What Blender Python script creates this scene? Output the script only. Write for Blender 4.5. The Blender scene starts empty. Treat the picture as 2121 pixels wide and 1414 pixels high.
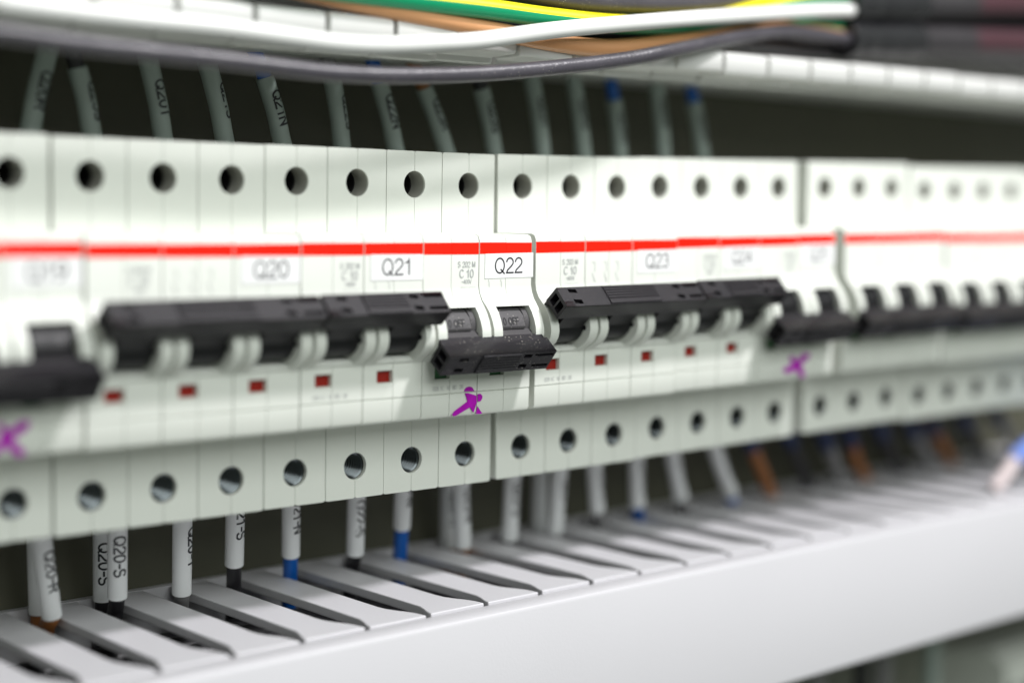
import bpy, bmesh, math, random
from mathutils import Vector, Matrix
S = 0.001                                  # all shapes below are written in millimetres
random.seed(7)
scn = bpy.context.scene
COL = scn.collection

# ------------------------------------------------------------------ camera
cd = bpy.data.cameras.new('camera'); cam = bpy.data.objects.new('camera', cd); COL.objects.link(cam)
yaw, pit, roll = 0.7244, 0.0855, 0.0107
fw = Vector((math.sin(yaw)*math.cos(pit), math.cos(yaw)*math.cos(pit), -math.sin(pit)))
rt = fw.cross(Vector((0, 0, 1))).normalized(); up = rt.cross(fw)
cr, sr = math.cos(roll), math.sin(roll)
r2 = rt*cr + up*sr; u2 = up*cr - rt*sr
M = Matrix((r2, u2, -fw)).transposed().to_4x4()
M.translation = Vector((-156.55, -323.16, 30.17))*S
cam.matrix_world = M
cd.sensor_width = 36; cd.lens = 57.81; cd.clip_start = 0.01; cd.clip_end = 20
cd.dof.use_dof = True; cd.dof.focus_distance = 0.409; cd.dof.aperture_fstop = 3.7; cd.dof.aperture_blades = 9
scn.camera = cam

# ------------------------------------------------------------------ world and lamps
w = bpy.data.worlds.new('World'); scn.world = w; w.use_nodes = True
bg = w.node_tree.nodes['Background']; bg.inputs[1].default_value = 0.31
wn = w.node_tree.nodes; wl = w.node_tree.links          # a room: pale ceiling and walls, darker floor
wtc = wn.new('ShaderNodeTexCoord'); wsep = wn.new('ShaderNodeSeparateXYZ'); wr = wn.new('ShaderNodeValToRGB')
wl.new(wtc.outputs['Generated'], wsep.inputs[0])
wmr = wn.new('ShaderNodeMapRange'); wmr.inputs[1].default_value = -1; wmr.inputs[2].default_value = 1
wl.new(wsep.outputs['Z'], wmr.inputs[0]); wl.new(wmr.outputs[0], wr.inputs[0])
wr.color_ramp.elements[0].position = 0.25; wr.color_ramp.elements[0].color = (0.50, 0.56, 0.49, 1)
wr.color_ramp.elements[1].position = 0.62; wr.color_ramp.elements[1].color = (0.92, 1.0, 0.91, 1)
wl.new(wr.outputs[0], bg.inputs[0])
def lamp(name, loc, target, sx, sy, power, col):
    l = bpy.data.lights.new(name, 'AREA'); l.shape = 'RECTANGLE'; l.size = sx*S; l.size_y = sy*S
    l.energy = power; l.color = col
    o = bpy.data.objects.new(name, l); COL.objects.link(o)
    o.location = Vector(loc)*S
    d = (Vector(target)-Vector(loc)).normalized()
    o.rotation_euler = d.to_track_quat('-Z', 'Y').to_euler()
    return o
lamp('cabinet_lamp', (400, -400, 600), (120, 0, 0), 85, 60, 6.5, (1.0, 0.975, 1.0))
lamp('room_fill', (60, -900, 520), (120, 0, -20), 1000, 560, 7.4, (0.96, 1.0, 0.98))  # large soft fill added from the room side to lift shaded faces

scn.view_settings.view_transform = 'Standard'; scn.view_settings.look = 'None'
scn.view_settings.exposure = 0; scn.view_settings.gamma = 1
scn.render.engine = 'CYCLES'

# ------------------------------------------------------------------ materials
def mat(name, col, rough=0.5, metal=0, var=0.05, scale=60, bump=0.0, bscale=900, spec=0.5, coat=0, speck=0):
    m = bpy.data.materials.new(name); m.use_nodes = True; nt = m.node_tree; n = nt.nodes; L = nt.links
    b = n['Principled BSDF']; b.inputs['Roughness'].default_value = rough; b.inputs['Metallic'].default_value = metal
    b.inputs['Specular IOR Level'].default_value = spec; b.inputs['Coat Weight'].default_value = coat
    tc = n.new('ShaderNodeTexCoord')
    nz = n.new('ShaderNodeTexNoise'); nz.inputs['Scale'].default_value = scale; nz.inputs['Detail'].default_value = 6
    L.new(tc.outputs['Object'], nz.inputs['Vector'])
    mx = n.new('ShaderNodeMix'); mx.data_type = 'RGBA'
    mx.inputs[6].default_value = tuple(c*(1-var) for c in col)+(1,)
    mx.inputs[7].default_value = tuple(min(1, c*(1+var)) for c in col)+(1,)
    L.new(nz.outputs['Fac'], mx.inputs[0]); out = mx.outputs[2]
    if speck:
        v = n.new('ShaderNodeTexVoronoi'); v.inputs['Scale'].default_value = 1300
        L.new(tc.outputs['Object'], v.inputs['Vector'])
        r = n.new('ShaderNodeValToRGB'); r.color_ramp.elements[0].position = 0.10; r.color_ramp.elements[0].color = (1, 1, 1, 1)
        r.color_ramp.elements[1].position = 0.2; r.color_ramp.elements[1].color = (0, 0, 0, 1)
        L.new(v.outputs['Distance'], r.inputs[0])
        n2 = n.new('ShaderNodeTexNoise'); n2.inputs['Scale'].default_value = 160; L.new(tc.outputs['Object'], n2.inputs['Vector'])
        r3 = n.new('ShaderNodeValToRGB'); r3.color_ramp.elements[0].position = 0.46; r3.color_ramp.elements[1].position = 0.62
        L.new(n2.outputs['Fac'], r3.inputs[0])
        mu = n.new('ShaderNodeMath'); mu.operation = 'MULTIPLY'; L.new(r.outputs[0], mu.inputs[0]); L.new(r3.outputs[0], mu.inputs[1])
        m3 = n.new('ShaderNodeMath'); m3.operation = 'MULTIPLY'; m3.inputs[1].default_value = speck; L.new(mu.outputs[0], m3.inputs[0])
        m2 = n.new('ShaderNodeMix'); m2.data_type = 'RGBA'; m2.inputs[7].default_value = (0.7, 0.66, 0.58, 1)
        L.new(m3.outputs[0], m2.inputs[0]); L.new(out, m2.inputs[6]); out = m2.outputs[2]
    L.new(out, b.inputs['Base Color'])
    rr = n.new('ShaderNodeMapRange'); rr.inputs[3].default_value = max(0, rough-0.07); rr.inputs[4].default_value = rough+0.07
    L.new(nz.outputs['Fac'], rr.inputs[0]); L.new(rr.outputs[0], b.inputs['Roughness'])
    if bump:
        nb = n.new('ShaderNodeTexNoise'); nb.inputs['Scale'].default_value = bscale; nb.inputs['Detail'].default_value = 3
        L.new(tc.outputs['Object'], nb.inputs['Vector'])
        bp = n.new('ShaderNodeBump'); bp.inputs['Strength'].default_value = bump; bp.inputs['Distance'].default_value = 0.0002
        L.new(nb.outputs['Fac'], bp.inputs['Height']); L.new(bp.outputs[0], b.inputs['Normal'])
    return m
HOUSE = mat('pale_grey_plastic', (0.70, 0.72, 0.665), 0.42, var=0.045, scale=28, bump=0.12, bscale=2500)
BLACK = mat('black_plastic', (0.014, 0.0125, 0.0155), 0.40, spec=.28, var=0.15, bump=0.45, bscale=3000, speck=0.0)
DUSTY = mat('dusty_black_plastic', (0.017, 0.0155, 0.019), 0.42, spec=.3, var=0.2, bump=0.5, bscale=3000, speck=0.8)
LEVER = mat('black_lever_plastic', (0.010, 0.010, 0.011), 0.4, spec=.25, var=0.1, bump=0.2, bscale=2500)
LEVERD = mat('dusty_lever_plastic', (0.075, 0.071, 0.075), 0.5, spec=.3, var=0.3, bump=0.4, bscale=2500, speck=0.9)
RED = mat('red_stripe_plastic', (0.95, 0.012, 0.001), 0.5, spec=.2, var=0.05)
WRED = mat('red_flag_plastic', (0.26, 0.014, 0.008), 0.35, spec=.3)
WGREEN = mat('green_flag_plastic', (0.012, 0.17, 0.035), 0.35)
STICK = mat('white_sticker', (0.86, 0.86, 0.86), 0.5, var=0.01)
INK = mat('black_ink', (0.02, 0.02, 0.025), 0.6)
GINK = mat('grey_print', (0.42, 0.43, 0.43), 0.6)
DINK = mat('dark_engraving', (0.012, 0.012, 0.014), 0.6)
PURPLE = mat('purple_marker', (0.40, 0.002, 0.41), 0.35, spec=.3, var=0.45, scale=420)
STEEL = mat('screw_steel', (0.085, 0.095, 0.10), 0.2, metal=1, var=0.2)
BORE = mat('darkened_bore_wall', (0.36, 0.36, 0.32), 0.5, var=0.1)  # upper bore wall toned darker, its shade put into the colour
DARKM = mat('recess_shade_black', (0.012, 0.012, 0.012), 0.6)  # near-black colour standing in for the shade deep in recesses
DUCT = mat('lilac_grey_pvc', (0.59, 0.58, 0.605), 0.45, var=0.035, scale=14, bump=0.15, bscale=1500)
DUCTU = mat('warm_grey_pvc', (0.66, 0.66, 0.64), 0.45, var=0.03, bump=0.15, bscale=1500)
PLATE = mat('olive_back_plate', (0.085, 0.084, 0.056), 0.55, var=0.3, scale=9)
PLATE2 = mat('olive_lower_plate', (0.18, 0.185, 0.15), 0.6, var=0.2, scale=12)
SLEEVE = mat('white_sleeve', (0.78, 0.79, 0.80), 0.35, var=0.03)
SLEEVEU = mat('shaded_grey_green_sleeve', (0.33, 0.39, 0.36), 0.35, var=0.03)  # upper sleeves: grey-green lowered to carry the shade of the duct
CWHITE = mat('white_cable_jacket', (0.80, 0.80, 0.78), 0.38, var=0.02, scale=30)
CGREY = mat('dark_grey_cable_jacket', (0.062, 0.057, 0.069), 0.36, var=0.25, scale=90, bump=0.5, bscale=1300, speck=0.45)
CBLACK = mat('black_cable_jacket', (0.022, 0.021, 0.024), 0.4, var=0.2)
CORANGE = mat('tan_cable_jacket', (0.66, 0.33, 0.15), 0.4, var=0.08)
CBROWN = mat('brown_wire_jacket', (0.30, 0.115, 0.035), 0.42, var=0.1)
CBLUE = mat('blue_wire_jacket', (0.005, 0.10, 0.42), 0.38, var=0.1)
NAVY = mat('navy_collar', (0.003, 0.018, 0.08), 0.4)
CWGREY = mat('grey_wire_jacket', (0.22, 0.215, 0.22), 0.45, var=0.1)
CGREEN = mat('green_cable_jacket', (0.0, 0.30, 0.13), 0.38, var=0.05)
CYEL = mat('yellow_cable_stripe', (0.92, 0.80, 0.0), 0.38, var=0.03)
TAPE = mat('black_tape', (0.018, 0.018, 0.02), 0.18, var=0.2, bump=0.8, bscale=220)
MAUVE = mat('mauve_grey_jacket', (0.03, 0.027, 0.03), 0.4, var=0.15)
ROSE = mat('rose_jacket_stripe', (0.06, 0.022, 0.03), 0.4, var=0.1)
PALEB = mat('pale_blue_jacket', (0.16, 0.26, 0.68), 0.4, var=0.1)
PINK = mat('pinkish_white_sleeve', (0.66, 0.56, 0.56), 0.5, var=0.05)

# ------------------------------------------------------------------ helpers
def finish(bm, name, m, parent=None, bev=0, sharp=35, loc=None, segs=2):
    bmesh.ops.remove_doubles(bm, verts=bm.verts, dist=1e-3)
    bmesh.ops.recalc_face_normals(bm, faces=bm.faces)
    bmesh.ops.scale(bm, vec=(S, S, S), verts=bm.verts)
    me = bpy.data.meshes.new(name); bm.to_mesh(me); bm.free()
    return link(me, name, m, parent, bev, sharp, loc, segs)
def link(me, name, m, parent=None, bev=0, sharp=35, loc=None, segs=2):
    if not me.materials:
        for x in (m if isinstance(m, (list, tuple)) else [m]): me.materials.append(x)
        me.polygons.foreach_set('use_smooth', [True]*len(me.polygons))
        me.set_sharp_from_angle(angle=math.radians(sharp))
    o = bpy.data.objects.new(name, me); COL.objects.link(o)
    if parent: o.parent = parent
    if loc: o.location = Vector(loc)*S
    if bev:
        b = o.modifiers.new('bevel', 'BEVEL'); b.width = bev*S; b.segments = segs; b.limit_method = 'ANGLE'
        b.angle_limit = math.radians(40); b.harden_normals = True; b.use_clamp_overlap = True
    return o
CACHE = {}
def cached(key, build, name, m, parent, bev=0, sharp=35, loc=None):
    if key in CACHE: return link(CACHE[key], name, m, parent, bev, sharp, loc)
    o = finish(build(), name, m, parent, bev, sharp, loc); CACHE[key] = o.data; return o
def tag(o, label=None, cat=None, group=None, kind=None):
    for k, v in (('label', label), ('category', cat), ('group', group), ('kind', kind)):
        if v: o[k] = v
    return o
def empty(name, loc, label, cat, group=None):
    o = bpy.data.objects.new(name, None); COL.objects.link(o); o.empty_display_size = 0.01
    o.location = Vector(loc)*S
    return tag(o, label, cat, group)
def face(bm, pts, mi=0):
    f = bm.faces.new([bm.verts.new(p) for p in pts]); f.material_index = mi; return f
def box(bm, x0, x1, y0, y1, z0, z1, mi=0):
    v = [bm.verts.new((x, y, z)) for x in (x0, x1) for y in (y0, y1) for z in (z0, z1)]
    for q in ((0, 1, 3, 2), (4, 6, 7, 5), (0, 4, 5, 1), (2, 3, 7, 6), (0, 2, 6, 4), (1, 5, 7, 3)):
        bm.faces.new([v[i] for i in q]).material_index = mi
def prism(bm, poly, a, b, f):
    """extrude a 2D polygon from a to b; f(u, v, w) gives the 3D point"""
    A = [bm.verts.new(f(u, v, a)) for u, v in poly]; B = [bm.verts.new(f(u, v, b)) for u, v in poly]
    bm.faces.new(A); bm.faces.new(B[::-1])
    n = len(poly)
    for i in range(n): bm.faces.new((A[i], A[(i+1) % n], B[(i+1) % n], B[i]))
def XF(u, v, w): return (w, u, v)      # poly in (y,z), extruded along x
def YF(u, v, w): return (u, w, v)      # poly in (x,z), extruded along y
def ZF(u, v, w): return (u, v, w)
def pocket_panel(bm, f, u0, u1, v0, v1, rects, depth):
    """flat panel with rectangular pockets; f(u,v,d) maps to 3D, d = depth behind the face"""
    us = sorted({u0, u1, *[r[0] for r in rects], *[r[1] for r in rects]})
    vs = sorted({v0, v1, *[r[2] for r in rects], *[r[3] for r in rects]})
    def inside(a, b): return any(r[0] < a < r[1] and r[2] < b < r[3] for r in rects)
    for i in range(len(us)-1):
        for j in range(len(vs)-1):
            a, b, c, d = us[i], us[i+1], vs[j], vs[j+1]
            if not inside((a+b)/2, (c+d)/2): face(bm, [f(a, c, 0), f(b, c, 0), f(b, d, 0), f(a, d, 0)])
    for a, b, c, d in rects:
        face(bm, [f(a, c, depth), f(b, c, depth), f(b, d, depth), f(a, d, depth)])
        for p, q in (((a, c), (b, c)), ((b, c), (b, d)), ((b, d), (a, d)), ((a, d), (a, c))):
            face(bm, [f(*p, 0), f(*q, 0), f(*q, depth), f(*p, depth)])
def smooth_path(pts, sub=8):
    P = [Vector(p) for p in pts]
    if len(P) < 3: return P
    out = []
    for i in range(len(P)-1):
        a = P[i-1] if i else P[0]*2-P[1]; b, c = P[i], P[i+1]; d = P[i+2] if i+2 < len(P) else P[-1]*2-P[-2]
        for k in range(sub):
            t = k/sub
            out.append(0.5*((2*b)+(c-a)*t+(2*a-5*b+4*c-d)*t*t+(3*b-a-3*c+d)*t**3))
    out.append(P[-1]); return out
def tube(bm, pts, r, n=20, sub=8, stripe=None, cap=True):
    P = smooth_path(pts, sub); rings = []
    ref = Vector((0.03, -1, 0.12)).normalized()
    for i, p in enumerate(P):
        t = (P[min(i+1, len(P)-1)]-P[max(i-1, 0)]).normalized()
        e1 = (ref-t*ref.dot(t))
        if e1.length < 1e-3: e1 = Vector((1, 0, 0))-t*t.x
        e1.normalize(); e2 = t.cross(e1)
        rr = r(i/(len(P)-1)) if callable(r) else r
        rings.append([bm.verts.new(p+(e1*math.cos(2*math.pi*k/n)+e2*math.sin(2*math.pi*k/n))*rr) for k in range(n)])
    for i in range(len(rings)-1):
        for k in range(n):
            f = bm.faces.new((rings[i][k], rings[i][(k+1) % n], rings[i+1][(k+1) % n], rings[i+1][k]))
            if stripe: f.material_index = stripe(k, i/len(rings))
    if cap: bm.faces.new(rings[0]); bm.faces.new(rings[-1][::-1])
def _arc(cx, cy, rx, ry, a, b, n=14):
    return [(cx+rx*math.cos(math.radians(a+(b-a)*i/n)), cy+ry*math.sin(math.radians(a+(b-a)*i/n))) for i in range(n+1)]
GL = {   # stroke glyphs: advance, list of polylines; cap height 1
 'Q': (.86, [_arc(.38, .5, .34, .5, 0, 360, 32), [(.46, .24), (.74, -.05)]]),
 'O': (.84, [_arc(.37, .5, .33, .5, 0, 360, 32)]), '0': (.68, [_arc(.30, .5, .26, .5, 0, 360, 28)]),
 '1': (.62, [[(.08, .74), (.20, .78), (.28, .86), (.32, 1.0), (.32, 0)]]),
 '2': (.68, [_arc(.30, .72, .25, .28, 175, -25, 14)+[(.42, .46), (.12, .18), (.05, .0), (.57, .0)]]),
 '3': (.68, [_arc(.28, .75, .22, .25, 165, -90, 14), _arc(.28, .25, .26, .26, 90, -165, 16)]),
 '4': (.68, [[(.44, 0), (.44, 1), (.03, .28), (.60, .28)]]),
 '5': (.68, [[(.52, 1), (.13, 1), (.08, .52)]+_arc(.29, .32, .26, .32, 130, -150, 16)]),
 '6': (.68, [_arc(.30, .31, .25, .31, 0, 360, 24), _arc(.56, .36, .51, .64, 175, 95, 10)]),
 '8': (.68, [_arc(.30, .76, .21, .24, 0, 360, 20), _arc(.30, .27, .26, .27, 0, 360, 22)]),
 '9': (.68, [_arc(.30, .69, .25, .31, 0, 360, 24), _arc(.04, .64, .51, .64, -5, -85, 10)]),
 'S': (.72, [_arc(.32, .74, .25, .26, 25, 255, 16)+_arc(.32, .25, .27, .25, 80, -160, 16)]),
 'N': (.78, [[(.07, 0), (.07, 1), (.62, 0), (.62, 1)]]), 'T': (.66, [[(.0, 1), (.6, 1)], [(.3, 1), (.3, 0)]]),
 'R': (.74, [[(.07, 0), (.07, 1), (.36, 1)]+_arc(.36, .75, .22, .25, 90, -90, 12)+[(.07, .5)], [(.34, .5), (.60, 0)]]),
 'C': (.80, [_arc(.40, .5, .34, .5, 42, 318, 26)]), 'M': (.92, [[(.07, 0), (.07, 1), (.40, .1), (.73, 1), (.73, 0)]]),
 'V': (.70, [[(.0, 1), (.31, 0), (.62, 1)]]), 'F': (.66, [[(.07, 0), (.07, 1), (.58, 1)], [(.07, .52), (.5, .52)]]),
 'B': (.74, [[(.07, 0), (.07, 1), (.34, 1)]+_arc(.34, .76, .2, .24, 90, -90, 10)+[(.07, .52), (.34, .52)]+_arc(.34, .26, .26, .26, 90, -90, 12)+[(.07, 0)]]),
 'D': (.76, [[(.07, 0), (.07, 1), (.26, 1)]+_arc(.26, .5, .36, .5, 90, -90, 18)+[(.07, 0)]]),
 '-': (.50, [[(.08, .45), (.42, .45)]]), '~': (.56, [[(.04, .46), (.14, .56), (.24, .54), (.34, .44), (.46, .52)]]), ' ': (.40, []),
}
def add_text(bm, s, cap, f, sx=1.0, wt=.10, align='LEFT'):
    """stroke lettering of cap height `cap` mm; f(u, v) places it; wt is the stroke width over cap height"""
    W = sum(GL[c][0] for c in s)*cap*sx; u0 = -W/2 if align == 'CENTER' else 0
    h = wt*cap/2
    for c in s:
        adv, lines = GL[c]
        for ln in lines:
            P = []
            for (xa, ya), (xb, yb) in zip(ln, ln[1:]):
                m = max(1, int(math.hypot(xb-xa, yb-ya)/.12))
                P += [Vector((u0+(xa+(xb-xa)*q/m)*cap*sx, (ya+(yb-ya)*q/m)*cap)) for q in range(m)]
            P.append(Vector((u0+ln[-1][0]*cap*sx, ln[-1][1]*cap)))
            closed = (P[0]-P[-1]).length < 1e-4; n = len(P); Lv, Rv = [], []
            for i, p in enumerate(P):
                a = (P[i]-P[i-1]) if i else ((P[0]-P[-2]) if closed else P[1]-P[0])
                b = (P[i+1]-P[i]) if i < n-1 else ((P[1]-P[0]) if closed else P[-1]-P[-2])
                a = a.normalized(); b = b.normalized(); t = (a+b)
                t = t.normalized() if t.length > .2 else a
                nn = Vector((-t.y, t.x)); k = h/max(.45, abs(nn.dot(Vector((-a.y, a.x)))))
                q = p.copy()
                if not closed and i == 0: q -= a*h*.6
                if not closed and i == n-1: q += b*h*.6
                Lv.append(bm.verts.new(f(*(q+nn*k)))); Rv.append(bm.verts.new(f(*(q-nn*k))))
            for i in range(n-1): bm.faces.new((Lv[i], Rv[i], Rv[i+1], Lv[i+1]))
        u0 += adv*cap*sx

def zoff(X):                               # the rail sags a little towards its middle
    T = [(-40, .6), (9, .37), (79, -.1), (123, -.45), (150, -.4), (205, .0), (260, .55), (300, .85), (430, 1.6)]
    for (a, p), (b, q) in zip(T, T[1:]):
        if X <= b: return p+(q-p)*(X-a)/(b-a)
    return T[-1][1]

# ------------------------------------------------------------------ the setting
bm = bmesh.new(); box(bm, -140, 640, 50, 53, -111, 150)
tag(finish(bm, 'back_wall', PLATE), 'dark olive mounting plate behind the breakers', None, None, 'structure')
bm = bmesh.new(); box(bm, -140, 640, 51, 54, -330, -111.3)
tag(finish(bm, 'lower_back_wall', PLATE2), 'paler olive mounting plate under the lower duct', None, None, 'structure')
bm = bmesh.new()
prism(bm, [(49.8, -17), (42, -17), (42, -12), (43, -12), (43, -16), (48.8, -16), (48.8, 16), (43, 16), (43, 12), (42, 12), (42, 17), (49.8, 17)], -60, 440, XF)
tag(finish(bm, 'mounting_rail', STEEL, bev=.2), 'steel mounting rail behind the row of breakers', 'rail')

# ------------------------------------------------------------------ lower duct
PIT = 18.267
du = empty('cable_duct', (0, 40, -109), 'closed light grey slotted cable duct running below the breakers', 'cable duct')
DL = (0, -40, 109)
bm = bmesh.new()
for n in range(-7, 31):
    o = n*PIT
    b, tw = random.uniform(-.22, .22), random.uniform(-.15, .15)
    prism(bm, [(x+o+tw*(y+20)/60, y) for x, y in [(72.2, 46.49), (72.2, -10.73), (71.31, -13.51), (70.42, -15.68), (69.73, -18.26), (86.71, -18.26), (86.51, -16.08), (86.12, -14.1), (85.13, -11.72), (83.94, -9.35), (83.05, -6.77), (82.75, -4.2), (82.75, 46.49)]], -71.9, -69.5,
          lambda u, v, w_: (u, v, w_+b*max(0, (48-v)/66)))
finish(bm, 'slotted_wall', DUCT, du, bev=.35, loc=DL, segs=3)
bm = bmesh.new()
prism(bm, [(-18.46, -72.4), (-18.46, -70.4), (-19.25, -70.0), (-24.79, -70.0), (-25.78, -70.3), (-26.28, -71.2), (-26.28, -108.6), (-25.59, -109.2), (-23.01, -109.2), (-23.01, -107.8), (-24.69, -107.8), (-24.69, -72.4)], -70, 590, XF)
finish(bm, 'cover', DUCT, du, bev=.25, loc=DL)
bm = bmesh.new(); box(bm, -60, 580, 47.2, 49.6, -109, -69.6); box(bm, -60, 580, -22, 47.0, -109.4, -107.6)
finish(bm, 'base', DUCT, du, loc=DL)
DUCTC = [(-18, -80, 3.3, 'CBLACK', 'added black cable inside the lower duct, nearest its cover'), (-11, -81, 3.8, 'CBLACK', 'added black cable inside the lower duct, second from its cover'),  # black cables added so the slots read dark over the pale floor
         (-4, -80, 3.75, 'CBLACK', 'added black cable inside the lower duct, third from its cover'), (3, -81.5, 3.8, 'CBLACK', 'added black cable in the middle of the lower duct'),
         (10, -80, 3.75, 'CBLACK', 'added black cable inside the lower duct, just behind the middle one'), (17, -81, 3.8, 'CBLACK', 'added black cable inside the lower duct, in front of the wire tails'),
         (24, -80.5, 3.8, 'CBLACK', 'added black cable inside the lower duct beside the wire tails'), (31, -82, 3.8, 'CBLACK', 'added black cable inside the lower duct, second from the back'), (39, -84, 4.2, 'CBLACK', 'added black cable inside the lower duct, hindmost')]

# ------------------------------------------------------------------ upper duct
du = empty('cable_duct', (0, 40, 112), 'open slotted cable duct above the breakers with its fingers showing', 'cable duct')
DL = (0, -40, -112)
bm = bmesh.new()
for n in range(-7, 30):
    o = n*19.181+99.21
    rnd = random.uniform(-.3, .3)
    prism(bm, [(y, z+(rnd if y < 40 else 0)) for y, z in [(49.5, 66.55), (49.5, 68.37), (-10.82, 67.73), (-10.82, 71.77), (-12.37, 72.5), (-14.24, 72.09), (-14.66, 71.05), (-14.45, 66.91), (-13.83, 66.08), (-5.33, 65.87), (-4.91, 64.11), (-1.39, 64.11), (-0.76, 65.87)]], o, o+18.05, XF)
finish(bm, 'slotted_wall', DUCTU, du, bev=.45, loc=DL, segs=3)
bm = bmesh.new(); box(bm, -60, 600, 47.6, 49.6, 69, 112); box(bm, -60, 600, -11, 49.6, 112.2, 113.6)
finish(bm, 'base', DUCTU, du, loc=DL)

# ------------------------------------------------------------------ circuit breakers
UP = [(1, 22.3), (-13.2, 22.3), (-14.3, 21.8), (-14.8, 20.7), (-14.8, 9.6), (-15.2, 7.9), (-16.1, 6.2), (-17.6, 4.6)]
FL = [(-18.7, 3.2), (-19.7, 1.3), (-20.35, -.6), (-20.5, -2.2), (-20.2, -3.6), (-19.4, -5.0), (-18.0, -6.2), (-16.6, -7.0)]
LO = [(-15.4, -7.7), (-14.8, -8.4), (-14.8, -9.8), (-14.8, -12.7), (-14.8, -16.35), (-14.35, -16.45), (-14.35, -16.55), (-14.7, -16.65), (-14.65, -21.3), (-14.2, -22.1), (-13.2, -22.5), (1, -22.5)]
CEN = [(-7.5, 4.6), (-7.5, -5.4), (-14.6, -7.0)]
def nose_half(bm, left):
    """half of one pole's front: grid of x stations so that the flag window and toggle slot are real openings"""
    def X(x): return x if left else 17.5-x
    fl0, fl1, mid = 0.12, 3.3, 8.70
    xs = [fl0, fl1, 4.0, 8.6, mid] if left else [fl0, fl1, mid]
    full = UP+FL+LO; cen = UP+CEN+LO
    def o(p): return fl0+.34*min(1, max(0, (-p[0]-15.4)/3)) if p in FL or p == UP[-1] or p == UP[-2] else fl0
    def q(a, b, x0, x1):
        xa, xb = (o(a), o(b)) if x0 == fl0 else (x0, x0)
        face(bm, [(X(xa), *a), (X(x1), *a), (X(x1), *b), (X(xb), *b)])
    for a, b in zip(full, full[1:]): q(a, b, xs[0], xs[1])
    for x0, x1 in zip(xs[1:], xs[2:]):
        for a, b in zip(cen, cen[1:]):
            if left and x0 == 4.0 and a == (-14.8, -9.8): continue
            q(a, b, x0, x1)
    if left:
        a, b = (-14.8, -9.8), (-14.8, -12.7); d = 1.6
        for p, r in (((4.0, -9.8), (8.6, -9.8)), ((8.6, -9.8), (8.6, -12.7)), ((8.6, -12.7), (4.0, -12.7)), ((4.0, -12.7), (4.0, -9.8))):
            face(bm, [(X(p[0]), -14.8, p[1]), (X(r[0]), -14.8, r[1]), (X(r[0]), -14.8+d, r[1]), (X(p[0]), -14.8+d, p[1])])
        face(bm, [(X(x), -14.8+d, z) for x, z in ((4.0, -9.8), (8.6, -9.8), (8.6, -12.7), (4.0, -12.7))])
    side = [UP[-1]]+FL+[LO[0]]+CEN[::-1]
    face(bm, [(X(fl1), *p) for p in side])
    face(bm, [(X(o(p)), *p) for p in full]); face(bm, [(X(mid), *p) for p in cen])
    for x0, x1 in zip(xs, xs[1:]): q(full[-1], full[0], x0, x1)
def shell_half(bm, left, gapx=.10):
    def X(x): return x if left else 17.5-x
    a, m, r = gapx, 8.71, 3.3; n = 18
    P = [(a, -42.2), (a+.5, -42.5), (m-.5, -42.5), (m, -42.2)]
    for zc in (-34.6, 34.3):
        for i in range(n+1):
            t = -math.pi/2-math.pi*i/n
            P.append((m+r*math.cos(t), zc+r*math.sin(t)))
    P += [(m, 42.2), (m-.5, 42.5), (a+.5, 42.5), (a, 42.2)]
    prism(bm, [(X(x), z) for x, z in P], 0, 44, YF)
def housing(n):
    bm = bmesh.new()
    for k in range(n):
        b2 = bmesh.new()
        for left in (True, False):
            nose_half(b2, left); shell_half(b2, left)
        for x0 in (3.3-.4, 14.2-.6):          # toggle pivots moulded into the flanges
            pass
        bmesh.ops.translate(b2, vec=(17.5*k, 0, 0), verts=b2.verts)
        me = bpy.data.meshes.new('x'); b2.to_mesh(me); bm.from_mesh(me); b2.free(); bpy.data.meshes.remove(me)
    return bm
TH = {'off': math.radians(-39.7), 'on': math.radians(42)}
def RT(state):
    c, s = math.cos(TH[state]), math.sin(TH[state])
    return lambda r, t: (-(14.8+r*c-t*s), -.4+r*s+t*c)
def toggle(state):
    bm = bmesh.new(); f = RT(state)
    cy = []
    for i in range(40):
        a = 2*math.pi*i/40; cy.append((-12.9-5.4*math.cos(a), -.8+5.2*math.sin(a)))
    prism(bm, cy, 3.45, 14.05, XF)
    prism(bm, [f(0, -3.3), f(7.0, -3.3), f(7.0, 1.85), (f(1.2, 1.85)), f(0, 1.4)], 3.9, 13.5, XF)
    if state == 'off':
        prism(bm, [f(3.55, 2.0), f(3.3, 2.75), f(.9, 4.15), f(-2, 4.2), f(-2, 2.0)], 4.2, 12.0, XF)
        prism(bm, [(-(13.6+4.9*math.cos(a)), -.2+4.9*math.sin(a)) for a in [2*math.pi*i/32 for i in range(32)]], 12.2, 14.0, XF)
    for x0, x1 in ((3.2, 3.6), (13.9, 14.28)):
        prism(bm, [(-18.3+.65*math.cos(a), -2.0+.65*math.sin(a)) for a in [2*math.pi*i/12 for i in range(12)]], x0, x1, XF)
    return bm
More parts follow.
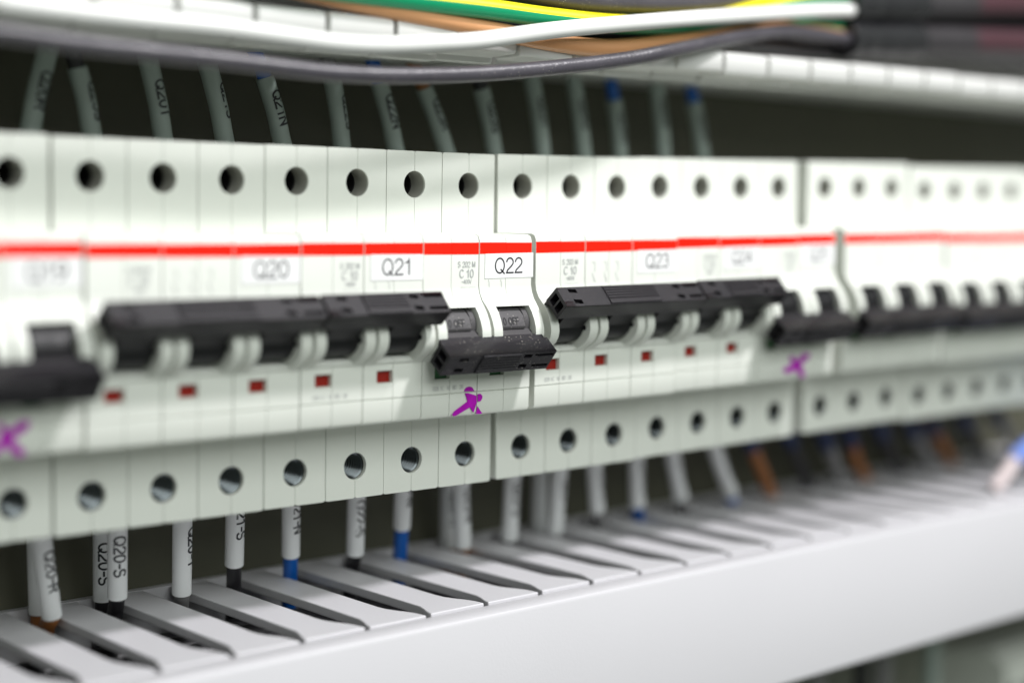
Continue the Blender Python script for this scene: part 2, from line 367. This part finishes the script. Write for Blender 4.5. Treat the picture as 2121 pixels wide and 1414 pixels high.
def tiebar(n, state):
    bm = bmesh.new(); f = RT(state); W = 17.5*n-.4; x0 = .4
    r0, r1, t0, t1 = 6.8, 11.8, -4.1, 2.0
    def P(x, r, t): return (x, *f(r, t))
    m0, m1 = W*.30, W*.66
    # outer end face with its rectangular pockets, middle grip part slightly raised with grooves
    rects = []
    for a, b in ((3.4, 6.2), (W-10.6, W-8.0)): rects += [(x0+a, x0+b, .15, 1.35), (x0+a, x0+b, -3.35, -2.0)]
    for a, b in ((W-6.2, W-.9),): rects += [(x0+a, x0+b, .45, 1.25), (x0+a, x0+b, -3.2, -2.3)]
    pocket_panel(bm, lambda u, v, d: P(u, r1-d, v), x0, W, t0, t1, rects, 1.1)
    # two other long sides and the inner side
    for (ra, ta), (rb, tb) in (((r1, t1), (r0, t1)), ((r0, t1), (r0, t0)), ((r0, t0), (r1, t0))):
        face(bm, [P(x0, ra, ta), P(W, ra, ta), P(W, rb, tb), P(x0, rb, tb)])
    pocket_panel(bm, lambda u, v, d: P(x0+d, u, v), r0, r1, t0, t1, [(r0+1.0, r1-1.0, -3.2, -1.4), (r0+1.0, r1-1.0, -.8, 1.1)], 2.6)
    pocket_panel(bm, lambda u, v, d: P(W-d, u, v), r0, r1, t0, t1, [(r0+1.2, r1-.9, -3.4, 1.2)], .7)
    # raised grip with five grooves
    g = [(m0, .0), (m0+1.4, .38), (m1-1.4, .38), (m1, .0)]
    vals = [t0+.05]
    y = -2.6
    prof = [(r1-.2, t0-.02)]
    prof.append((r1+.35, t0+.25))
    for i in range(5):
        c = -2.3+i*.85
        prof += [(r1+.35, c-.16), (r1+.12, c-.1), (r1+.12, c+.1), (r1+.35, c+.16)]
    prof += [(r1+.35, t1-.3), (r1-.2, t1+.02)]
    prism(bm, [f(a, b) for a, b in prof], x0+m0, x0+m1, XF)
    # hook lip on the open end
    prism(bm, [f(r0-1.5, t1-.02), f(r0+.5, t1-.02), f(r0+.5, t1-1.2), f(r0-.8, t1-1.2)], x0+.2, x0+W-1.2, XF)
    return bm
def stripe(n):
    bm = bmesh.new()
    for k in range(2*n):
        if k % 2 == 0: j = random.uniform(-.13, .13)
        a, b = 8.75*k+(.22 if k % 2 == 0 else .03), 8.75*k+(8.72 if k % 2 == 0 else 8.56)
        box(bm, a, b, -14.87, -14.6, 17.5+j, 20.3+j+random.uniform(-.05, .05))
    return bm
def thread_screw():
    bm = bmesh.new(); N = 32; prof = []
    y = 1.0
    while y < 12.0:
        prof += [(3.22, y), (3.22, y+.3), (2.75, y+.55), (2.75, y+.75)]; y += 1.0
    prof += [(2.75, 12.2), (0.01, 12.2)]
    R = [[bm.verts.new((r*math.cos(2*math.pi*k/N), y, r*math.sin(2*math.pi*k/N))) for k in range(N)] for r, y in prof]
    for a, b in zip(R, R[1:]):
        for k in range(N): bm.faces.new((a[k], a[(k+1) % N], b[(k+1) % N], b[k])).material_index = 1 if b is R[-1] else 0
    return bm
def dark_well_liner():
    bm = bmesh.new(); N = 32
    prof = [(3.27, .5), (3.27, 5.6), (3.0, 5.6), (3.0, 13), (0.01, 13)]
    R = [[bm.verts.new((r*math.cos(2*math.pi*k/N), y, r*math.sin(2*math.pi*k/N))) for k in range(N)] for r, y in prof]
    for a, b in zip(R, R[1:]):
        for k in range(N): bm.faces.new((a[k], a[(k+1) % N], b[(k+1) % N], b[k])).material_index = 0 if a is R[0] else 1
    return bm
def flat(y): return lambda x0, z0: (lambda u, v: (x0+u, y, z0+v))
F15 = flat(-14.9)
def marking(n, name, letters):
    bm = bmesh.new()
    cx = 13.6 if n == 2 else 12.2
    for s, size, z, sx in ((letters, 1.75, 14.3, .95), ('C 10', 2.55, 11.75, .95), ('~400V', 1.25, 10.3, 1.0)):
        add_text(bm, s, size*.76, F15(cx, z), sx, .14, 'CENTER')
    def ln(x0, x1, z0, z1): face(bm, [(x0, -14.9, z0), (x1, -14.9, z0), (x1, -14.9, z1), (x0, -14.9, z1)])
    add_text(bm, '10000', .95, F15(cx+.5, 8.05), .95, .10, 'CENTER')
    for a in ((cx-1.9, cx+2.8, 9.3, 9.37), (cx-1.9, cx+2.8, 7.6, 7.67), (cx-1.9, cx-1.83, 7.6, 9.37), (cx+2.73, cx+2.8, 7.6, 9.37),
              (cx-.5, cx+1.5, 5.9, 5.97), (cx-.5, cx-.43, 5.9, 7.5), (cx+1.43, cx+1.5, 5.9, 7.5)): ln(*a)
    add_text(bm, '3', .9, F15(cx+.5, 6.35), .95, .10, 'CENTER')
    if n == 2:
        for i, dx in enumerate((20.8, 24.8)):
            ln(dx, dx+.12, 6.9, 10.6); ln(dx-.18, dx-.06, 10.6, 11.2)
            add_text(bm, '24'[i], 1.0, F15(dx-1.6, 6.9))
    else:
        for i in range(3):
            dx = 21.0+i*4.3
            ln(dx, dx+.12, 12.2, 14.6); ln(dx, dx+.12, 6.9, 9.6); ln(dx-1.1, dx+.1, 14.6, 14.72)
            face(bm, [(dx-1.0, -14.9, 11.9), (dx-.85, -14.9, 11.9), (dx+.12, -14.9, 9.6), (dx-.03, -14.9, 9.6)])
            add_text(bm, '246'[i], 1.0, F15(dx-1.6, 6.9))
    return bm
def datecode():
    bm = bmesh.new()
    add_text(bm, '028 1C  18  BD  2B', .92, F15(3.4, -15.45), 1.0, .11)
    return bm
def cross_poly(kind):
    bm = bmesh.new()
    if kind == 'main':
        P = [[(13.28, -16.19), (13.45, -15.6), (14.0, -15.2), (14.9, -15.05), (15.8, -15.3), (16.58, -16.31)],
             [(13.5, -16.62), (14.6, -16.7), (15.9, -17.05), (17.3, -17.5), (17.34, -19.2), (16.37, -21.6), (15.9, -21.2), (15.22, -20.24), (13.0, -21.1), (10.74, -22.0), (9.95, -22.1), (9.56, -21.6), (10.2, -20.9), (12.3, -19.8), (14.36, -18.7), (14.0, -17.7)],
             [(17.62, -17.1), (18.58, -17.1), (19.2, -17.7), (19.1, -18.3), (18.65, -18.9), (17.62, -19.0)],
             [(17.62, -20.1), (18.4, -21.1), (19.2, -22.0), (18.4, -22.1), (17.2, -22.0)]]
    elif kind == 'left':
        P = [[(15.0, -22.0), (13.6, -20.9), (16.8, -18.4), (17.2, -17.2), (15.8, -15.6), (17.1, -14.9), (18.4, -16.9), (22.0, -14.9), (23.4, -15.6), (22.6, -16.9), (19.4, -18.6), (22.2, -21.4), (21.0, -22.4), (18.0, -19.9)]]
    else:
        P = [[(14.2, -16.0), (15.6, -15.0), (17.7, -17.0), (21.0, -14.9), (24.0, -15.0), (23.6, -16.4), (20.0, -18.1), (21.9, -21.8), (19.8, -22.1), (17.8, -19.6), (13.4, -20.4), (11.6, -19.4), (12.2, -18.5), (16.0, -18.0)]]
    for p in P:
        prism(bm, p, -14.93, -14.86, YF)
    return bm

def breaker(X0, n, state, code, label, xmark=None, marks=None, dz=0, dusty=False, date=True, base=True):
    xc = X0+17.5*n/2
    g = ('three pole' if n == 3 else 'two pole' if n == 2 else 'four pole')
    root = empty('circuit_breaker', (X0, random.uniform(-.22, .22) if code != 'Q22' else -.1, zoff(xc)+dz+random.uniform(-.16, .16)), label, 'circuit breaker', 'circuit breakers mounted side by side on the rail')
    root.rotation_euler.y = -math.atan((zoff(xc+10)-zoff(xc-10))/20)
    L = None
    cached(('house', n), lambda: housing(n), 'housing', HOUSE, root, bev=.17)
    finish(stripe(n), 'red_stripe', RED, root)
    for k in range(n):
        dx = (17.5*k, 0, 0)
        cached(('tog', state), lambda: toggle(state), 'toggle', LEVER, root, bev=.2, loc=dx) if not dusty else \
            link_t(root, state, dx)
        b = bmesh.new()
        fl = cached(('flag', state), lambda: (box(b, 4.02, 8.58, -13.6, -13.1, -12.68, -9.82), b)[1], 'indicator_flag', WRED if state == 'on' else WGREEN, root, loc=dx)
        tag(fl, 'red on flag' if state == 'on' else 'green off flag')
        cached('scr', thread_screw, 'terminal_screw', [STEEL, DARKM], root, loc=(17.5*k+8.75, 0, -34.6))
        cached('scu', dark_well_liner, 'terminal_screw', [BORE, DARKM], root, loc=(17.5*k+8.75, 0, 34.3))  # no screw here, a liner coloured dark for the well's shade
        if state == 'off':
            b3 = bmesh.new(); f = RT('off'); p0 = Vector((0, *f(3.34, 2.79))); p1 = Vector((0, *f(.9, 4.19))); d = (p1-p0).normalized()
            nrm = Vector((1, 0, 0)).cross(d)
            if nrm.y > 0: nrm = -nrm
            def ft(u, v): 
                q = p0+d*(v+.55)+nrm*.03
                return (4.9+u, q.y, q.z)
            add_text(b3, '0 OFF', 1.75, ft, .92, .17)
            finish(b3, 'engraved_text', DINK, root, loc=dx)
    cached(('bar', n, state, dusty), lambda: tiebar(n, state), 'tie_bar', DUSTY if dusty else BLACK, root, bev=.16)
    if code:
        b = bmesh.new(); x0, x1 = 17.5*n-15.6, 17.5*n+(.35 if code == 'Q22' else -.15)
        t = .12 if code == 'Q22' else 0
        prism(b, [(x0, 11.4), (x1, 11.4+t*1.5), (x1, 17.5+t*2), (x0, 17.5)], -14.945, -14.81, YF)
        s = finish(b, 'label_sticker', STICK, root)
        b = bmesh.new(); add_text(b, code, 3.65, lambda u, v: (17.5*n-7.7+u, -14.965, 12.75+v+u*.012), 1.17, .115, 'CENTER')
        finish(b, 'label_text', INK, s)
    if marks: cached(('mark', n), lambda: marking(n, 'm', marks), 'printed_marking', GINK, root)
    if date: cached('date', datecode, 'date_code', GINK, root)
    if xmark: finish(cross_poly(xmark), 'marker_cross', PURPLE, root)
    return root
def link_t(root, state, dx):
    k = ('togd', state)
    if k in CACHE: return link(CACHE[k], 'toggle', LEVERD, root, .2, 35, dx)
    o = finish(toggle(state), 'toggle', LEVERD, root, .2, 35, dx); CACHE[k] = o.data; return o

G2, G3 = 123.83, 251.49
breaker(-35.45, 2, 'off', 'Q19', 'breaker labelled Q19 at the left edge, black handle down, purple cross', 'left', 'S 202 M', date=False)
breaker(0, 3, 'on', 'Q20', 'breaker labelled Q20, three poles under one raised black bar', None, 'S 203 M', date=False)
breaker(52.5, 2, 'on', 'Q21', 'breaker labelled Q21, two poles, raised bar, left of Q22', None, 'S 202 M')
breaker(87.5, 2, 'off', 'Q22', 'sharply focused breaker labelled Q22, dusty black bar down over green flags', 'main', 'S 202 M', dusty=True)
breaker(G2, 3, 'on', 'Q23', 'three pole breaker labelled Q23 with raised bar, right of Q22', None, 'S 203 M')
breaker(G2+52.5, 2, 'on', 'Q24', 'blurred breaker labelled Q24, two poles with raised bar', None, 'S 202 M', date=False)
breaker(G2+87.5, 2, 'off', 'Q25', 'blurred breaker labelled Q25, bar down, purple cross under it', 'right', 'S 202 M', date=False)
breaker(G3, 3, 'off', None, 'blurred three pole breaker, bar down, just right of the wide dark gap', date=False)
breaker(G3+53.3, 4, 'off', None, 'very blurred four pole breaker with lowered bar at the right edge', dz=-.8, date=False)

breaker(G3+124.2, 3, 'off', None, 'farthest breaker, mostly cut off by the right edge of the picture', dz=-.8, date=False)

# ------------------------------------------------------------------ wires under and over the breakers
COLM = {'brown': CBROWN, 'black': CBLACK, 'grey': CWGREY, 'blue': CBLUE}
def sleeve_text(b, s, A, B, r, s0, size, phi0):
    A, B = Vector(A), Vector(B); d = (B-A).normalized()
    ex = Vector((1, 0, 0)); ex = (ex-d*ex.dot(d)).normalized(); ey = Vector((0, -1, 0)); ey = (ey-d*ey.dot(d)).normalized()
    def f(u, v):
        ph = phi0+(v-size*.5)/r
        return A+d*(s0+u)+(ex*math.sin(ph)+ey*math.cos(ph))*(r+.04)
    add_text(b, s, size, f, 1.16, .185)
CN = {'brown': 'brown', 'black': 'black', 'grey': 'grey', 'blue': 'blue'}
LOW = [
('Q20-R', 'brown', (10.5, 29.0, -48.2), (14.8, 33.0, -68.4), (15.2, 37.0, -72.8), 'brown wire in white sleeve printed Q20-R, leftmost below', 4.3, .18),
('Q20-S', 'black', (29.9, 29.0, -48.9), (31.8, 33.0, -66.4), (33.2, 37.0, -72.2), 'black wire in white sleeve clearly printed Q20-S', 2.1, -.22),
('Q20-T', 'grey', (47.5, 29.0, -49.3), (49.5, 33.0, -68.2), (51.6, 37.0, -73.0), 'grey wire in white sleeve printed Q20-T, text turned aside', 2.3, .72),
('Q21-S', 'black', (62.6, 29.0, -48.7), (64.7, 33.0, -63.0), (67.0, 37.0, -71.0), 'black wire in white sleeve printed Q21-S', -2.6, .22),
('Q21-N', 'blue', (79.4, 29.0, -49.4), (81.9, 33.0, -62.9), (84.3, 37.0, -71.4), 'blue wire in white sleeve printed Q21-N', -2.6, .25),
('Q22-S', 'black', (100.2, 29.0, -49.9), (102.7, 33.0, -65.3), (104.4, 37.0, -71.3), 'black wire under breaker Q22 in a sleeve printed Q22-S', .3, -.1),
('Q22-N', 'blue', (115.9, 29.0, -49.7), (118.6, 33.0, -60.0), (120.9, 37.0, -71.3), 'blue wire under Q22, long blue part below a short sleeve', -6.5, .2),
('Q23-R', 'brown', (136.5, 29.0, -49.9), (140.6, 33.0, -68.3), (143.9, 37.0, -73.0), 'brown wire under Q23 in a long white sleeve', 1.5, .2),
('Q23-S', 'black', (155.9, 29.0, -49.9), (158.4, 33.0, -68.5), (161.0, 37.0, -71.0), 'black wire under the middle pole of Q23', 1.5, .1),
('Q23-T', 'grey', (174.3, 29.0, -51.1), (176.8, 33.0, -68.7), (180.2, 37.0, -72.0), 'grey wire under the right pole of Q23', 1.5, .5),
('Q24-S', 'grey', (189.1, 29.0, -50.4), (194.3, 33.0, -64.2), (198.6, 37.0, -72.1), 'blurred grey wire in white sleeve left of the blue one under Q24', 1, .3),
('Q24-N', 'blue', (207.1, 29.0, -49.9), (212.0, 33.0, -64.7), (216.3, 37.0, -71.9), 'blurred blue wire in white sleeve under Q24', 1, .3),
('Q25-S', 'grey', (223.9, 29.0, -50.8), (232.0, 33.0, -64.6), (238.2, 37.0, -72.6), 'blurred grey wire in slanting white sleeve under Q25', 1, .3),
('Q25-N', 'blue', (244.6, 29.0, -51.2), (256.3, 33.0, -66.1), (261.7, 37.0, -73.8), 'blurred blue wire in slanting white sleeve under Q25', 1, .3),
('', 'brown', (262.6, 29.0, -51.3), (273.5, 33.0, -62.7), (284.4, 37.0, -74.5), 'slanting orange-brown wire, first one right of the sleeved wires', 0, 0),
('', 'black', (282.8, 29.0, -51.5), (292.0, 33.0, -59.5), (304.3, 37.0, -73.3), 'slanting black wire between the first brown and a grey wire', 0, 0),
('', 'grey', (302.7, 29.0, -54.1), (312.4, 33.0, -62.4), (324.3, 37.0, -73.8), 'slanting grey wire left of the second brown wire', 0, 0),
('', 'brown', (316.4, 29.0, -54.5), (325.0, 33.0, -62.8), (338.1, 37.0, -73.2), 'second slanting brown wire below the far right breakers', 0, 0),
('', 'black', (334.9, 29.0, -53.6), (346.8, 33.0, -63.2), (362.2, 37.0, -74.3), 'thick blurred black wire right of the second brown wire', 0, 0),
('', 'grey', (354.3, 29.0, -54.4), (366.7, 33.0, -63.2), (382.6, 37.0, -73.7), 'very blurred grey wire left of the third brown wire', 0, 0),
('', 'brown', (366.6, 29.0, -54.5), (379.3, 33.0, -62.6), (392.3, 37.0, -72.8), 'third and farthest slanting brown wire', 0, 0),
('', 'black', (388.9, 29.0, -54.6), (402.2, 33.0, -62.8), (415.9, 37.0, -73.2), 'farthest black wire near the right edge', 0, 0),
('', 'grey', (412.4, 29.0, -55.6), (426.3, 33.0, -63.0), (440.6, 37.0, -72.7), 'farthest grey wire at the right edge', 0, 0),
('Q', 'brown', (15.6, 42.0, -51.8), (16.6, 43.5, -70.0), (16.5, 44.0, -74.4), 'shaded brown wire hidden behind the Q20-R sleeve', 4, .6),
('Q20-S', 'black', (32.8, 42.0, -52.8), (33.4, 43.5, -69.4), (33.6, 44.0, -73.8), 'shaded black wire half hidden behind the Q20-S sleeve', 2.6, -.3),
('Q23-R', 'brown', (142.5, 42.0, -53.3), (143.8, 43.5, -70.8), (144.4, 44.0, -73.7), 'shaded brown wire behind the long sleeve under Q23', 1, .2),
('', 'grey', (178.5, 42.0, -53.4), (179.6, 43.5, -72.3), (180.1, 44.0, -74.6), 'shaded grey wire behind the right wire under Q23', 0, 0),
]
for i, (tx, col, A, B, C_, lab, s0, phi) in enumerate(LOW):
    A, B, C_ = Vector(A), Vector(B), Vector(C_)
    d = (B-A).normalized(); top = A-d*12
    o0 = top
    root = empty('wire', (A.x, A.y, A.z), lab, 'wire', 'wires hanging from the lower terminals into the duct')
    sl = -A
    far = i >= 14 and i <= 22
    bm = bmesh.new()
    ext = C_+(C_-B).normalized()*8
    if far: tube(bm, [top, A, B, C_, ext+Vector((2, 2, -8))], 2.3, n=18)
    else: tube(bm, [top, A, B-d*2, B+(C_-B)*.35, C_, ext+Vector((0, 1, -10))], 1.95, n=18)
    finish(bm, 'jacket', COLM[col], root, loc=sl)
    if far:
        bm = bmesh.new(); tube(bm, [top, A-d*1.0], lambda t: 2.9-.3*t, n=18)
        finish(bm, 'ferrule_collar', NAVY, root, loc=sl)
    else:
        bm = bmesh.new(); tube(bm, [top, B], lambda t: 2.42, n=28, cap=False)
        tube(bm, [top, B], lambda t: 2.02, n=28, cap=False)
        # closing rim between outer and inner wall
        s = finish(bm, 'sleeve', SLEEVE, root, loc=sl)
        if tx:
            b = bmesh.new(); sleeve_text(b, tx, A, B, 2.42, s0-1.2, 2.75, phi)
            finish(b, 'sleeve_text', INK, s, loc=None)

UPW = [
('Q20R', 'grey', (10.1, 31.0, 44.3), (14.4, 31.0, 61.6), 0, 'upper wire leaning right in a shade-darkened grey-green sleeve at the far left', .1),
('Q20S', 'black', (25.4, 31.0, 44.5), (21.9, 31.0, 59.6), 1, 'upper black wire, sleeve with text turned to its right side', .75),
('Q20T', 'grey', (44.1, 31.0, 44.1), (40.4, 31.0, 61.3), 0, 'upper wire whose sleeve reads Q20T', .3),
('Q21S', 'grey', (61.2, 31.0, 44.3), (56.7, 31.0, 61.2), 0, 'upper wire right of Q20T with text half out of sight', .85),
('Q21N', 'blue', (78.2, 31.0, 43.9), (72.9, 31.0, 60.3), 1, 'upper blue wire whose sleeve reads Q21N', .3),
('Q22S', 'grey', (96.7, 31.0, 43.6), (93.6, 31.0, 60.3), 0, 'upper sleeve between Q21N and the blue Q22 wire', .8),
('Q22N', 'blue', (114.4, 31.0, 43.4), (108.7, 31.0, 61.1), 1, 'upper blue wire above breaker Q22', .2),
('Q23R', 'brown', (132.0, 31.0, 43.3), (123.9, 31.0, 60.4), 1, 'upper brown wire, most slanting sleeve, above Q23', .3),
('Q23S', 'black', (149.6, 31.0, 43.1), (144.4, 31.0, 61.1), 1, 'upper black wire above the middle pole of Q23', .2),
('Q23T', 'grey', (168.2, 31.0, 43.3), (163.7, 31.0, 63.4), 0, 'upper sleeve above the right pole of Q23', .2),
('Q24S', 'grey', (184.7, 31.0, 43.3), (180.3, 31.0, 63.6), 0, 'blurred upper sleeve just left of a blue topped one, above Q24', .2),
('Q24N', 'blue', (199.9, 31.0, 43.7), (196.9, 31.0, 60.5), 1, 'blurred upper wire with long blue top above Q24', .2),
('Q25S', 'grey', (219.0, 31.0, 44.1), (215.2, 31.0, 65.5), 0, 'blurred upper sleeve between the two right blue topped wires', .2),
('Q25N', 'blue', (236.9, 31.0, 44.6), (232.3, 31.0, 61.6), 1, 'last upper wire on the right, blue top, beside empty plate', .2),
]
for i, (tx, col, A, B, end, lab, phi) in enumerate(UPW):
    A, B = Vector(A), Vector(B); d = (B-A).normalized(); bot = A-d*12
    curve = Vector(((-1.2 if i else 1.0), 0, 0))
    root = empty('wire', (A.x, A.y, A.z), lab, 'wire', 'wires rising from the upper terminals into the duct')
    mid = (A+B)/2+curve*-.35
    bm = bmesh.new(); tube(bm, [bot, A, mid, B, B+d*8+curve, B+d*18+curve*2+Vector((0, 3, 0))], 1.9, n=18)
    finish(bm, 'jacket', COLM[col], root, loc=-A)
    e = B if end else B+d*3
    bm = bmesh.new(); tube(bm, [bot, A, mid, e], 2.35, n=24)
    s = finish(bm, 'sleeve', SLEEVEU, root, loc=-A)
    b = bmesh.new(); sleeve_text(b, tx, B+curve*-.15, A+curve*-.15, 2.42, 3.6, 2.7, phi)
    finish(b, 'sleeve_text', INK, s)

# ------------------------------------------------------------------ cables across the top
def cable(name, pts, r, m, label, cat='cable', stripe=None, n=28):
    x, y, z = pts[0]
    if x > -60:                            # comes out of the depth of the duct on its left
        pts = [(x-190, 20, z+14), (x-110, 19+(z-80)*.2, z+12), (x-45, 10, z+8)]+pts
    O = Vector(pts[len(pts)//2]); bm = bmesh.new(); tube(bm, [Vector(p)-O for p in pts], r, n=n, sub=10, stripe=stripe)
    o = finish(bm, name, m); o.location = O*S
    return tag(o, label, cat, 'loose cables running across the open duct')
cable('cable', [(-72.0, -23.5, 71.4), (-25.9, -22.5, 67.3), (-20.3, -21.5, 66.5), (-5.4, -21.5, 65.9), (10.4, -21.5, 65.6), (27.3, -21.5, 65.5), (45.4, -21.5, 64.8), (58.1, -21.5, 64.4), (71.3, -21.5, 64.9), (85.4, -21.5, 66.3),
       (100.1, -21.5, 68.1), (126.1, -21.5, 72.6), (167.7, -21.0, 78.3), (205.6, -13.5, 83.2), (248.5, -5.3, 88.5), (278.7, -2.5, 91.2)], 2.1, CWHITE, 'white cable sweeping across the whole top of the picture')
cable('cable', [(-72.8, -22.0, 62.9), (-25.8, -21.0, 61.2), (-5.2, -21.0, 60.0), (10.6, -21.0, 59.4), (27.6, -21.0, 58.9), (45.7, -21.0, 58.1), (58.4, -21.0, 57.8), (76.0, -21.0, 58.3), (100.6, -21.0, 60.2), (126.8, -21.0, 63.4),
       (149.6, -21.0, 66.8), (168.6, -20.3, 70.5), (206.5, -11.8, 77.4), (231.5, -6.0, 81.0), (255.7, -2.5, 81.7), (275.1, -3.0, 81.0)], 1.95, CGREY, 'dark grey dusty cable sagging lowest, under the white cable')
cable('cable', [(-15.0, -9.0, 80.8), (34.3, -15.0, 77.9), (49.0, -16.0, 77.1), (75.5, -16.0, 76.5), (104.7, -16.0, 76.3), (128.6, -16.0, 75.9), (154.5, -16.0, 76.3), (187.5, -11.5, 79.7), (227.9, -4.7, 88.9), (258.2, -1.0, 94.2), (280.4, -2.0, 95.2)],
      2.5, [CGREEN, CYEL], 'green and yellow striped earth cable behind the white cable', stripe=lambda k, t: 1 if 17 <= k % 28 <= 27 else 0)
cable('cable', [(15.9, -5.0, 83.8), (50.3, -12.0, 77.0), (77.0, -14.0, 74.1), (106.5, -14.0, 71.8), (129.0, -15.0, 70.0), (149.6, -15.4, 70.0), (178.0, -12.4, 74.1), (203.5, -6.3, 79.2), (231.1, -1.0, 82.5), (278.9, 1.0, 83.1)],
      2.3, CORANGE, 'tan orange cable dipping between the white and grey cables')
cable('cable', [(67.6, 1.0, 94.2), (107.0, -9.0, 84.4), (131.3, -13.0, 81.7), (157.4, -13.0, 82.4), (191.6, -7.7, 85.7), (232.5, -0.8, 91.9), (278.9, 1.0, 96.4)], 2.9, CGREY, 'thick dark grey cable at the top edge behind the yellow stripe')
cable('cable', [(107.0, -1.0, 76.6), (133.3, -9.0, 73.8), (159.6, -11.0, 74.4), (189.6, -6.1, 76.5), (224.5, 0.8, 77.2), (260.2, 5.0, 77.8), (278.9, 1.0, 79.0)], 1.9, CBLACK, 'black cable lying lowest behind the tan cable towards the taped bundle')
cable('cable', [(98.7, 1.0, 80.7), (124.9, -7.0, 76.3), (150.5, -10.0, 76.5), (182.0, -7.6, 79.0), (236.1, 0.9, 84.7), (279.1, 0.0, 85.2)], 1.9, CGREEN, 'plain green cable glimpsed under the white cable on the right')
cable('cable', [(160.9, -3.0, 83.8), (204.9, -3.1, 81.7), (247.9, 2.1, 82.2), (279.1, 0.0, 82.7)], 1.6, CWHITE, 'short length of white cable entering the lower taped bundle')
cable('cable', [(-15.2, 3.0, 85.9), (67.7, -1.0, 83.8), (129.9, -3.0, 86.9), (226.6, 11.2, 94.5), (299.1, 15.0, 100.0)], 3.0, CBLACK, 'black cable deep in the duct along the top edge')
cable('cable', [(88.1, 7.0, 77.5), (140.0, 3.0, 79.2), (199.0, 9.9, 81.8), (287.4, 21.0, 85.7), (374.8, 21.0, 89.0)], 3.0, CBLACK, 'black cable resting deep in the duct behind the tan one')
cable('cable', [(150, 8, 84), (230, 6, 84), (330, 6, 85), (600, 8, 86)], 5.5, CBLACK, 'added black cable inside the upper duct under the taped bundles')  # three black cables added so the pale duct interior reads dark
cable('cable', [(150, 18, 92), (260, 14, 92), (380, 14, 94), (600, 16, 95)], 6.0, CBLACK, 'added black cable inside the upper duct behind the taped bundles')
cable('cable', [(150, 4, 97), (260, 3, 99), (380, 2, 103), (600, 4, 104)], 5.0, CBLACK, 'added black cable inside the upper duct above the taped bundles')
def bundle(pts, r, lab):
    O = Vector(pts[0]); root = empty('taped_cable_bundle', O, lab, 'cable bundle', 'taped thick cable bundles at the upper right')
    P = [Vector(p)-O for p in pts]
    bm = bmesh.new(); tube(bm, P, r, n=40, stripe=lambda k, t: 1 if ((k >= 35 or k <= 4) and t > .34) else 0)
    finish(bm, 'jacket', [MAUVE, ROSE], root)
    bm = bmesh.new(); d = (P[1]-P[0]); 
    tube(bm, [P[0]-d*.02, P[0]+d*.2, P[0]+d*.55, P[0]+d], lambda t: r+.75+.25*math.sin(t*23)*(1-t)+.15*math.sin(t*9), n=40, sub=10)
    finish(bm, 'tape_wrap', TAPE, root)
bundle([(266.5, -1.5, 92.1), (303.8, -1.5, 95.1), (367.4, -1.5, 100.7), (432.1, -1.5, 105.7), (497.7, 0.5, 111.1)], 5.0, 'upper black-taped cable bundle at the top right corner')
bundle([(266.4, -0.5, 81.4), (303.7, -0.5, 83.7), (368.4, -0.5, 87.4), (432.0, -0.5, 90.9), (497.7, 0.5, 94.7)], 5.2, 'lower black-taped cable bundle with glinting tape, top right')

# ------------------------------------------------------------------ small things at the right edge and below
root = empty('hanging_wire', (353.7, -9.6, -61.1), 'pale blue wire with pinkish end sleeve lying over the duct, right edge', 'wire')
O = Vector((353.7, -9.6, -61.1))
bm = bmesh.new(); tube(bm, [Vector(p)-O for p in ((430.7, -0.9, -24.2), (405.8, -5.3, -39.4), (390.0, -9.6, -47.8), (367.8, -9.6, -55.5), (358.7, -9.6, -59.6))], 2.9, n=24); finish(bm, 'jacket', PALEB, root)
bm = bmesh.new(); tube(bm, [Vector(p)-O for p in ((359.6, -9.6, -59.2), (356.1, -9.6, -61.6), (353.4, -9.6, -63.9), (348.7, -9.1, -67.5), (347.6, -8.5, -68.3))], 2.3, n=24); finish(bm, 'sleeve', PINK, root)
for i, (x, m, lab) in enumerate(((296, CWGREY, 'grey wire below the duct at the bottom edge, nearest'), (322, CBLACK, 'black wire below the duct'), (335, CWGREY, 'grey wire below the duct right of the black one'),
                                 (366, SLEEVEU, 'pale wire below the duct left of the white block'))):
    bm = bmesh.new(); tube(bm, [(0, 0, 40), (1, 1, 0), (3, 2, -60), (2, 2, -110)], 3.0, n=18)
    o = finish(bm, 'wire', m); o.location = Vector((x, 26, -146))*S
    tag(o, lab, 'wire', 'wires below the lower duct')
root = empty('terminal_block', (404, 40, -210), 'blurred white block under the duct at the lower right corner', 'terminal block')
bm = bmesh.new()
for k in range(6):
    x = k*12.2
    prism(bm, [(9, 0), (9, 62), (-14, 66), (-22, 62), (-22, 40), (-30, 38), (-30, 8), (-22, 4), (-22, 0)], x, x+12, XF)
finish(bm, 'housing', HOUSE, root, bev=.4)
bm = bmesh.new()
for k in range(6):
    prism(bm, [(12.2*k+6+2.6*math.cos(a), 51+2.6*math.sin(a)) for a in [2*math.pi*i/20 for i in range(20)]], -22.3, -21.5, YF)
finish(bm, 'screw_row', DARKM, root)

for y, z, r, m, lab in DUCTC:
    pts = [(x, y+2.0*math.sin(x*.021+y), z+1.2*math.sin(x*.033+z)) for x in range(-60, 581, 40)]
    bm = bmesh.new(); tube(bm, [Vector(p)-Vector(pts[8]) for p in pts], r, n=16, sub=4)
    o = finish(bm, 'cable', {'CBLACK': CBLACK, 'CWGREY': CWGREY, 'CBROWN': CBROWN}[m]); o.location = Vector(pts[8])*S
    tag(o, lab, 'cable', 'cables added inside the lower duct to darken its slots')
